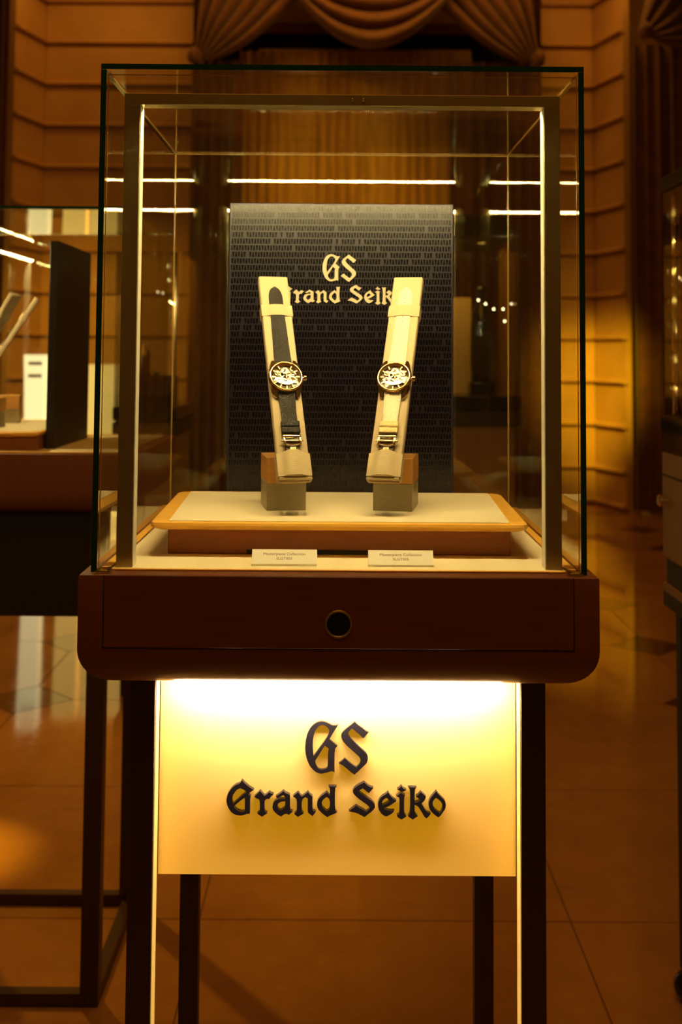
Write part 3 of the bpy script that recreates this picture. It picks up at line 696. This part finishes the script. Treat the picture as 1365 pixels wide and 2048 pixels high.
# ------------------------------------------------------------------ cabinet at the right edge
t = empty('jewellery_cabinet', Matrix.Translation((0.93, 0.9, 0))); tag(t, 'dark topped wooden cabinet with glass case, cut off by the right edge', 'cabinet')
cabx0, cabx1, caby0, caby1 = -0.262, 0.27, -0.30, 0.30
bx('lid', (cabx0 - 0.002, cabx1, caby0, caby1 + 0.002, 1.083, 1.156), M['black'], t, 0.004, 2)
bx('side_panel', (cabx0, cabx1, caby0, caby1, 0.868, 1.083), M['vit_panel'], t, 0.002, 1)
bx('groove', (cabx0 - 0.001, cabx1, caby0, caby1 + 0.001, 1.034, 1.037), M['gap'], t)
bx('lower_panel', (cabx0 + 0.006, cabx1, caby0 + 0.006, caby1 - 0.006, 0.815, 0.868), M['matte_black'], t)
bx('trim_strip', (cabx0, cabx1, caby0, caby1, 0.800, 0.815), M['vit_panel'], t)
bx('base_rail', (cabx0, cabx1, caby0, caby1, 0.770, 0.800), M['matte_black'], t)
bm = bmesh.new(); lathe(bm, [(0.004, 0), (0.004, 0.008), (0.012, 0.010), (0.012, 0.016), (0.009, 0.019)], 20, Matrix.Translation((cabx0 - 0.0003, 0.265, 0.985)) @ Matrix.Rotation(R(-90), 4, 'Y')); fin('knob', bm, M['chrome'], t, autos=40)
for sx, sy in ((cabx0 + 0.02, caby1 - 0.05), (cabx1 - 0.05, caby1 - 0.05), (cabx0 + 0.02, caby0 + 0.02), (cabx1 - 0.05, caby0 + 0.02)):
    l = bx('leg', (sx, sx + 0.034, sy, sy + 0.034, 0.06, 0.770), M['matte_black'], t, 0.001, 1)
    bm = bmesh.new(); bmesh.ops.create_uvsphere(bm, u_segments=16, v_segments=10, radius=0.031, matrix=Matrix.Translation((sx + 0.014, sy + 0.017, 0.031))); fin('ball_foot', bm, M['black'], l, smooth=True)
pane('glass_side', (cabx0 + 0.002, cabx0 + 0.008, caby0, caby1, 1.1565, 1.62), t, 'glass_edge', 1)
pane('glass_back', (cabx0 + 0.009, cabx1, caby1 - 0.008, caby1 - 0.002, 1.1565, 1.62), t, 'glass_edge', -1)
bx('top_cap', (cabx0, cabx1, caby0, caby1, 1.6205, 1.650), M['matte_black'], t, 0.002, 1)
bm = bmesh.new()
for k in range(7):
    lathe(bm, [(0.007, 1.1565 + k * 0.066), (0.0085, 1.160 + k * 0.066), (0.0085, 1.215 + k * 0.066), (0.006, 1.2225 + k * 0.066)], 14, Matrix.Translation((cabx0 + 0.026, caby1 - 0.024, 0)))
fin('gold_column', bm, M['gold'], t, autos=40)
for zz, lab in ((1.44, 'small lit bulb hanging beside the gold column in the right edge cabinet'),):
    bm = bmesh.new(); bmesh.ops.create_uvsphere(bm, u_segments=10, v_segments=8, radius=0.004, matrix=Matrix.Translation((cabx0 + 0.050, caby1 - 0.03, 1.44))); fin('glow_ball', bm, M['glow_ball'], t, smooth=True)

# ------------------------------------------------------------------ far vitrines
area('vitrine_fill', (0.36, 3.0, 1.69), (0.42, 3.2, 1.1), 0.35, 0.9, (1, 0.55, 0.1), 0.06)  # unseen fill added to brighten the inside of the right vitrine
area('vitrine_fill', (-0.735, 3.2, 1.64), (-0.75, 3.35, 1.1), 0.15, 0.35, (1, 0.6, 0.12), 0.06)  # unseen fill added inside the left vitrine
def vitrine(name, loc, label, hw, hd, ztop, zglass, cap_h):
    t = empty(name, Matrix.Translation(loc)); tag(t, label, 'vitrine')
    bx('cabinet', (-hw + 0.02, hw - 0.02, -hd + 0.02, hd - 0.02, 0.08, ztop - 0.105), M['vit_panel'], t, 0.004, 1)
    bx('plinth_base', (-hw + 0.04, hw - 0.04, -hd + 0.04, hd - 0.04, 0.0, 0.08), M['matte_black'], t)
    bx('lower_slab', (-hw, hw, -hd, hd, ztop - 0.105, ztop - 0.056), M['matte_black'], t, 0.003, 1)
    bx('upper_slab', (-hw, hw, -hd, hd, ztop - 0.050, ztop), M['black'], t, 0.003, 1)
    bx('shadow_gap', (-hw + 0.01, hw - 0.01, -hd + 0.01, hd - 0.01, ztop - 0.056, ztop - 0.050), M['gap'], t)
    pane('glass_front', (-hw + 0.012, hw - 0.012, -hd + 0.006, -hd + 0.012, ztop + 0.0005, zglass), t, 'glass_edge', 1)
    pane('glass_side', (-hw + 0.004, -hw + 0.010, -hd + 0.006, hd - 0.006, ztop + 0.0005, zglass), t, 'glass_edge', 1)
    pane('glass_side', (hw - 0.010, hw - 0.004, -hd + 0.006, hd - 0.006, ztop + 0.0005, zglass), t, 'glass_edge', 1)
    for sx in (-1, 1): bx('corner_post', tuple(sorted((sx * (hw - 0.012), sx * (hw - 0.020)))) + (-hd + 0.014, -hd + 0.022, ztop + 0.0005, zglass), M['gold'], t)
    if cap_h: bx('top_cap', (-hw + 0.03, hw - 0.03, -hd, hd, zglass + 0.0005, zglass + cap_h), M['matte_black'], t, 0.003, 1)
    return t
def glow_balls(t, pts):
    for x_, y_, z_ in pts:
        bm = bmesh.new(); bmesh.ops.create_uvsphere(bm, u_segments=10, v_segments=8, radius=0.0035); o = fin('glow_ball', bm, M['glow_ball'], t, smooth=True); o.location = (x_, y_, z_)
vr = vitrine('glass_vitrine', (0.36, 3.2, 0), 'dark topped vitrine far behind the foreground case, right of the navy panel', 0.29, 0.28, 1.130, 1.70, 0.085)
vl = vitrine('glass_vitrine', (-0.735, 3.4, 0), 'dark topped vitrine far behind the foreground case, left of the navy panel', 0.12, 0.28, 1.072, 1.66, 0.0)
glow_balls(vr, ((0.140, -0.24, 1.476), (0.165, -0.25, 1.462), (0.196, -0.24, 1.444), (0.233, -0.22, 1.445), (0.262, -0.23, 1.464), (0.236, -0.24, 1.40)))  # glowing balls stand in for reflected sparkles and a highlight on the vase
glow_balls(vl, ((0.03, -0.2, 1.51), (0.052, -0.22, 1.505), (0.095, -0.21, 1.47)))
bm = bmesh.new(); lathe(bm, [(0.028, 0.0), (0.036, 0.012), (0.040, 0.06), (0.040, 0.20), (0.036, 0.26), (0.018, 0.29), (0.015, 0.325), (0.020, 0.345), (0.017, 0.362)], 28)
o = fin('dark_vase', bm, M['bottle'], None, smooth=True); o.location = (0.527, 3.10, 1.1755); tag(o, 'tall glossy black vase on a black block inside the right far vitrine', 'vase')
o = bx('display_block', (-0.045, 0.045, -0.045, 0.045, 0, 0.044), M['black'], None, 0.002, 1, loc=(0.527, 3.10, 1.1305)); tag(o, 'square black block under the tall black vase', 'block')
o = bx('display_board', (-0.10, 0.10, -0.006, 0.006, 0, 0.366), M['beige_board'], None, 0.001, 1, loc=(0.40, 3.20, 1.1305)); tag(o, 'plain beige board standing between navy panel and black vase', 'board')
bm = bmesh.new(); lathe(bm, [(0.098, 0.0), (0.098, 0.104), (0.100, 0.108), (0.100, 0.114), (0.09, 0.116)], 40); o = fin('round_drum', bm, M['matte_black'], None, autos=40); o.location = (-0.735, 3.30, 1.0725); tag(o, 'round dark drum on the left far vitrine', 'drum')
bm = bmesh.new(); lathe(bm, [(0.030, 0.0), (0.034, 0.008), (0.028, 0.04), (0.032, 0.07), (0.026, 0.092), (0.012, 0.104), (0.010, 0.116), (0.004, 0.122)], 28); o = fin('gold_bottle', bm, M['gold'], None, smooth=True); o.location = (-0.775, 3.29, 1.1887); tag(o, 'small gilded bottle on the round dark drum', 'bottle')
bm = bmesh.new(); lathe(bm, [(0.008, 0.0), (0.014, 0.010), (0.016, 0.022), (0.015, 0.022), (0.007, 0.006)], 20, cap=True); o = fin('small_cup', bm, M['card'], None, smooth=True); o.location = (-0.715, 3.26, 1.1887); tag(o, 'tiny pale cup at the front rim of the round dark drum', 'cup')

# lit plinths by the back wall on the left
def tplinth(x, y, h, wt, wb, d, mat, label, lines=True):
    bm = bmesh.new(); a = [bm.verts.new(v) for v in ((-wb / 2, -d / 2, 0), (wb / 2, -d / 2, 0), (wb / 2, d / 2, 0), (-wb / 2, d / 2, 0))]
    b = [bm.verts.new(v) for v in ((-wt / 2 - 0.02, -d / 2, h), (wt / 2 - 0.02, -d / 2, h), (wt / 2 - 0.02, d / 2, h), (-wt / 2 - 0.02, d / 2, h))]
    bm.faces.new(a); bm.faces.new(b)
    for i in range(4): bm.faces.new((a[i], a[(i + 1) % 4], b[(i + 1) % 4], b[i]))
    t = empty('lit_plinth', Matrix.Translation((x, y, 0))); tag(t, label, 'plinth'); fin('plinth_body', bm, mat, t)
    if lines:
        for z in (h - 0.07, h - 0.155): bx('printed_line', (-wt / 2 + 0.01, wt / 2 - 0.03, -d / 2 - 0.001, -d / 2 + 0.001, z, z + 0.022), M['beige_board'], t)
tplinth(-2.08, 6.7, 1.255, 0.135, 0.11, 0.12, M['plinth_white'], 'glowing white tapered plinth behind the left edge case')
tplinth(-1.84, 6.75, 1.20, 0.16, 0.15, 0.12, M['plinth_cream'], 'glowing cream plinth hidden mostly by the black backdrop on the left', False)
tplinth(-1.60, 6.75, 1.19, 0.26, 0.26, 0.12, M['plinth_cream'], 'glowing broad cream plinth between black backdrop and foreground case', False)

# ------------------------------------------------------------------ the room
def struct(o, name=None): o['kind'] = 'structure'; return o
fl = empty('floor'); fl['kind'] = 'structure'
bx('floor_bed', (-4.6, 4.6, -2.0, 9.4, -0.05, -0.004), M['grout'], fl)
PT = 0.84; C_ = 0.17; g = 0.0022; Y0 = 2.27
def mesh_of(name, pts, mat):
    bm = bmesh.new(); prism(bm, pts, -0.004, 0.0); bmesh.ops.recalc_face_normals(bm, faces=bm.faces)
    me = bpy.data.meshes.new(name); bm.to_mesh(me); bm.free(); me.materials.append(mat); return me
a, b, c = g, PT - g, C_ + 0.003
octa = [(c, a), (b - C_, a), (b, c), (b, b - C_), (b - C_, b), (c, b), (a, b - C_), (a, c)]
tile_oct = mesh_of('floor_tile', octa, M['tile']); tile_first = mesh_of('floor_tile', [(a, a), (b, a), (b, b - C_), (b - C_, b), (c, b), (a, b - C_)], M['tile'])
NP = 0.785; tile_sq = mesh_of('floor_tile', [(a, a), (b, a), (b, NP - g), (a, NP - g)], M['tile'])
q = C_ - 0.001; ins_me = mesh_of('floor_inset', [(-q, 0), (0, -q), (q, 0), (0, q)], M['tile_dark'])
def put(nm, me, x_, y_):
    o = bpy.data.objects.new(nm, me); COL.objects.link(o); o.parent = fl; o.location = (x_, y_, 0)
ox = 1.37 - 7 * PT
for i in range(12):
    if -4.6 > ox + i * PT + 0.8 or ox + i * PT > 4.5: continue
    for j in range(5): put('floor_tile', tile_sq, ox + i * PT, Y0 - NP * (j + 1))
    put('floor_tile', tile_first, ox + i * PT, Y0)
    for j in range(1, 8): put('floor_tile', tile_oct, ox + i * PT, Y0 + j * PT)
    for j in range(1, 8): put('floor_inset', ins_me, ox + i * PT, Y0 + j * PT)

struct(bx('ceiling', (-4.6, 4.6, -2.0, 9.4, 4.75, 4.85), M['ceiling']))
struct(bx('wall_left', (-4.7, -4.6, -2.0, 9.4, 0, 4.75), M['stone'])); struct(bx('wall_right', (4.6, 4.7, -2.0, 9.4, 0, 4.75), M['stone']))
wb = empty('wall_back'); wb['kind'] = 'structure'
bx('wall_core', (-4.6, -1.36, 8.9, 9.4, 0, 4.75), M['stone'], wb); bx('wall_core', (1.79, 4.6, 8.9, 9.4, 0, 4.75), M['stone'], wb); bx('wall_core', (-1.36, 1.79, 9.2, 9.4, 0, 4.75), M['stone'], wb)
JZ = [0.0] + [0.285 + 0.3705 * k for k in range(12)] + [4.75]
def course(z0, z1, p0, p1):
    """one stone course from plan point p0 to p1 (front line), bead above a groove at its bottom"""
    d = Vector((p1[0] - p0[0], p1[1] - p0[1])); L = d.length; d /= L; nrm = Vector((d.y, -d.x))
    pr = [(-0.06, z0 + 0.001), (-0.030, z0 + 0.001), (-0.022, z0 + 0.012), (0.030, z0 + 0.014), (0.042, z0 + 0.022), (0.042, z0 + 0.030), (0.026, z0 + 0.042), (0.004, z0 + 0.050), (0.0, z0 + 0.060), (0.0, z1 - 0.01), (-0.012, z1), (-0.06, z1)]
    bm = bmesh.new(); r = []
    for p in (p0, p1): r.append([bm.verts.new((p[0] + nrm.x * a, p[1] + nrm.y * a, z)) for a, z in pr])
    bm.faces.new(r[0]); bm.faces.new(r[1]); n = len(pr)
    for i in range(n): bm.faces.new((r[0][i], r[0][(i + 1) % n], r[1][(i + 1) % n], r[1][i]))
    return fin('stone_course', bm, M['stone'], wb)
for z0, z1 in zip(JZ, JZ[1:]):
    course(z0, z1, (-2.635, 8.8), (-1.33, 8.8)); course(z0, z1, (-2.766, 8.3), (-2.638, 8.798))
    course(z0, z1, (1.766, 8.8), (2.225, 8.8)); course(z0, z1, (2.229, 8.798), (2.367, 8.3))
# window behind the drapes
wn = empty('window_1', Matrix.Translation((0.2, 9.12, 0))); wn['kind'] = 'structure'
for x0, x1, z0, z1 in ((-1.5, -1.4, 0.3, 4.3), (1.4, 1.5, 0.3, 4.3), (-0.05, 0.05, 0.3, 4.3), (-1.4, 1.4, 4.2, 4.3), (-1.4, 1.4, 0.3, 0.4), (-1.4, 1.4, 2.9, 2.98)):
    bx('window_frame', (x0, x1, -0.03, 0.03, z0, z1), M['wood'], wn)
for x0, x1 in ((-1.4, -0.05), (0.05, 1.4)): bx('window_pane', (x0, x1, -0.004, 0.004, 0.4, 4.2), M['black'], wn)
pe = bx('pelmet', (-0.75, 1.15, 8.86, 8.95, 3.86, 3.99), M['stone']); pe.name = 'trim_1'; struct(pe)
struct(bx('baseboard_back', (-1.36, 1.79, 9.12, 9.2, 0, 0.18), M['stone']))

def drape(name, x0, x1, y, z0, z1, folds, amp, mat, label, cat='curtain', group=None, flare=0.0, ph=0.0):
    bm = bmesh.new(); N = folds * 12; NZ = 16; fr = []; bk = []
    for j in range(NZ + 1):
        f = j / NZ; z = z1 + (z0 - z1) * f; ra = []; rb = []
        for i in range(N + 1):
            s = i / N; xx = x0 + (x1 - x0) * s; w_ = 1 + flare * (f - 0.5)
            xx = (x0 + x1) / 2 + (xx - (x0 + x1) / 2) * w_
            a = 2 * math.pi * folds * s + ph + 0.5 * math.sin(5 * s + 2 * f)
            yy = y - amp * (0.55 + 0.45 * math.sin(s * 17 + ph)) * (math.sin(a) + 0.35 * math.sin(2 * a + 1)) * (0.6 + 0.4 * f)
            xx += amp * 0.35 * math.cos(a)
            ra.append(bm.verts.new((xx, yy, z))); rb.append(bm.verts.new((xx, yy + 0.012, z)))
        fr.append(ra); bk.append(rb)
    for j in range(NZ):
        for i in range(N):
            bm.faces.new((fr[j][i], fr[j][i + 1], fr[j + 1][i + 1], fr[j + 1][i])); bm.faces.new((bk[j][i], bk[j + 1][i], bk[j + 1][i + 1], bk[j][i + 1]))
        for i in (0, N): bm.faces.new((fr[j][i], fr[j + 1][i], bk[j + 1][i], bk[j][i]))
    for j in (0, NZ):
        for i in range(N): bm.faces.new((fr[j][i], fr[j][i + 1], bk[j][i + 1], bk[j][i]))
    o = fin(name, bm, mat, None, autos=60); tag(o, label, cat, group); return o
drape('long_curtain', -1.30, -0.88, 8.52, 0.02, 3.80, 5, 0.075, M['curtain'], 'long brown velvet curtain hanging left of the middle window', ph=0.4)
drape('long_curtain', 0.93, 1.70, 8.52, 0.02, 3.80, 8, 0.075, M['curtain'], 'wide brown velvet curtain hanging right of the middle window, behind the right glass', ph=1.4)
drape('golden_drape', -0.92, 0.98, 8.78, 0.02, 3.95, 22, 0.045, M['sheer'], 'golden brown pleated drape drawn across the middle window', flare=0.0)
drape('long_curtain', 2.42, 3.15, 8.12, 0.02, 3.85, 7, 0.07, M['curtain'], 'dark brown velvet curtain at the right edge beyond the stone pillar', ph=2.0)
drape('long_curtain', -3.5, -2.80, 8.12, 0.02, 4.6, 6, 0.07, M['curtain'], 'dark brown velvet curtain at the left edge beyond the stone wall', ph=2.6)
sw = []
def swag(name, A, B, dA, dB, s0, s1, n, amp, label, skew=1.0, y=8.35, group=None):
    bm = bmesh.new(); NS, NT_ = 36, n * 10; fr = []; bk = []
    for j in range(NT_ + 1):
        t = j / NT_; ra = []; rb = []
        for i in range(NS + 1):
            s = i / NS; ax, az = A[0] + dA[0] * t, A[1] + dA[1] * t; bx_, bz = B[0] + dB[0] * t, B[1] + dB[1] * t
            ss = s ** skew; x_ = ax + (bx_ - ax) * s; z_ = az + (bz - az) * s - 4 * ss * (1 - ss) * (s0 + (s1 - s0) * t)
            k = abs(math.sin(math.pi * n * t)) ** 0.7; env = 0.35 + 0.65 * math.sin(math.pi * min(1, max(0, s)))
            y_ = y - amp * k * env - 0.10 * env * t + 0.02 * math.sin(9 * s + 5 * t)
            ra.append(bm.verts.new((x_, y_, z_))); rb.append(bm.verts.new((x_, y_ + 0.015, z_)))
        fr.append(ra); bk.append(rb)
    for j in range(NT_):
        for i in range(NS):
            bm.faces.new((fr[j][i], fr[j][i + 1], fr[j + 1][i + 1], fr[j + 1][i])); bm.faces.new((bk[j][i], bk[j + 1][i], bk[j + 1][i + 1], bk[j][i + 1]))
        for i in (0, NS): bm.faces.new((fr[j][i], fr[j + 1][i], bk[j + 1][i], bk[j][i]))
    for j in (0, NT_):
        for i in range(NS): bm.faces.new((fr[j][i], fr[j][i + 1], bk[j][i + 1], bk[j][i]))
    o = fin(name, bm, M['curtain'], None, autos=70); tag(o, label, 'curtain', group); return o
sw.append(swag('draped_swag', (-0.75, 4.66), (1.25, 4.66), (0.12, 0.0), (-0.12, 0.0), 0.05, 0.86, 5, 0.10, 'deep brown velvet swag looped over the centre of the window', y=8.22))
sw.append(swag('draped_swag', (-1.27, 3.80), (-1.15, 4.70), (0.14, -0.06), (1.10, 0.0), -0.10, 0.16, 6, 0.09, 'brown velvet swag gathered down to the left tie of the window', y=8.40))
sw.append(swag('draped_swag', (1.68, 3.80), (1.52, 4.70), (-0.14, -0.06), (-1.10, 0.0), -0.10, 0.16, 6, 0.09, 'brown velvet swag gathered down to the right tie of the window', y=8.40))
sw.append(swag('draped_swag', (2.44, 3.95), (2.62, 4.70), (0.10, -0.10), (1.25, 0.0), -0.02, 0.42, 6, 0.09, 'brown velvet swag gathered at the top right corner above the edge curtain', y=8.02))
for x_, z_, y_, par in ((-1.25, 3.78, 8.30, sw[1]), (1.66, 3.78, 8.30, sw[2]), (2.47, 3.92, 7.95, sw[3])):
    bm = bmesh.new(); bmesh.ops.create_icosphere(bm, subdivisions=3, radius=0.055)
    for v in bm.verts:
        v.co *= 1 + 0.22 * math.sin(v.co.x * 90 + v.co.z * 40) * math.cos(v.co.y * 70); v.co.z *= 1.25
    o = fin('curtain_knot', bm, M['curtain'], par, smooth=True); o.location = (x_, y_, z_)

GR = {'wristwatch': 'wristwatches on padded stands', 'watch_stand': 'padded watch stands', 'name_card': 'ivory name cards in the case', 'display_case': 'glass display cases on dark legs',
      'display_tray': 'wooden trays inside the cases', 'backdrop_panel': 'backdrop panels inside the cases', 'glass_vitrine': 'far vitrines', 'lit_plinth': 'glowing plinths by the wall',
      'long_curtain': 'long velvet curtains', 'draped_swag': 'velvet swags above the window'}
for o in list(bpy.data.objects):
    k = o.name.split('.')[0]
    if o.parent is None and k in GR: o['group'] = GR[k]
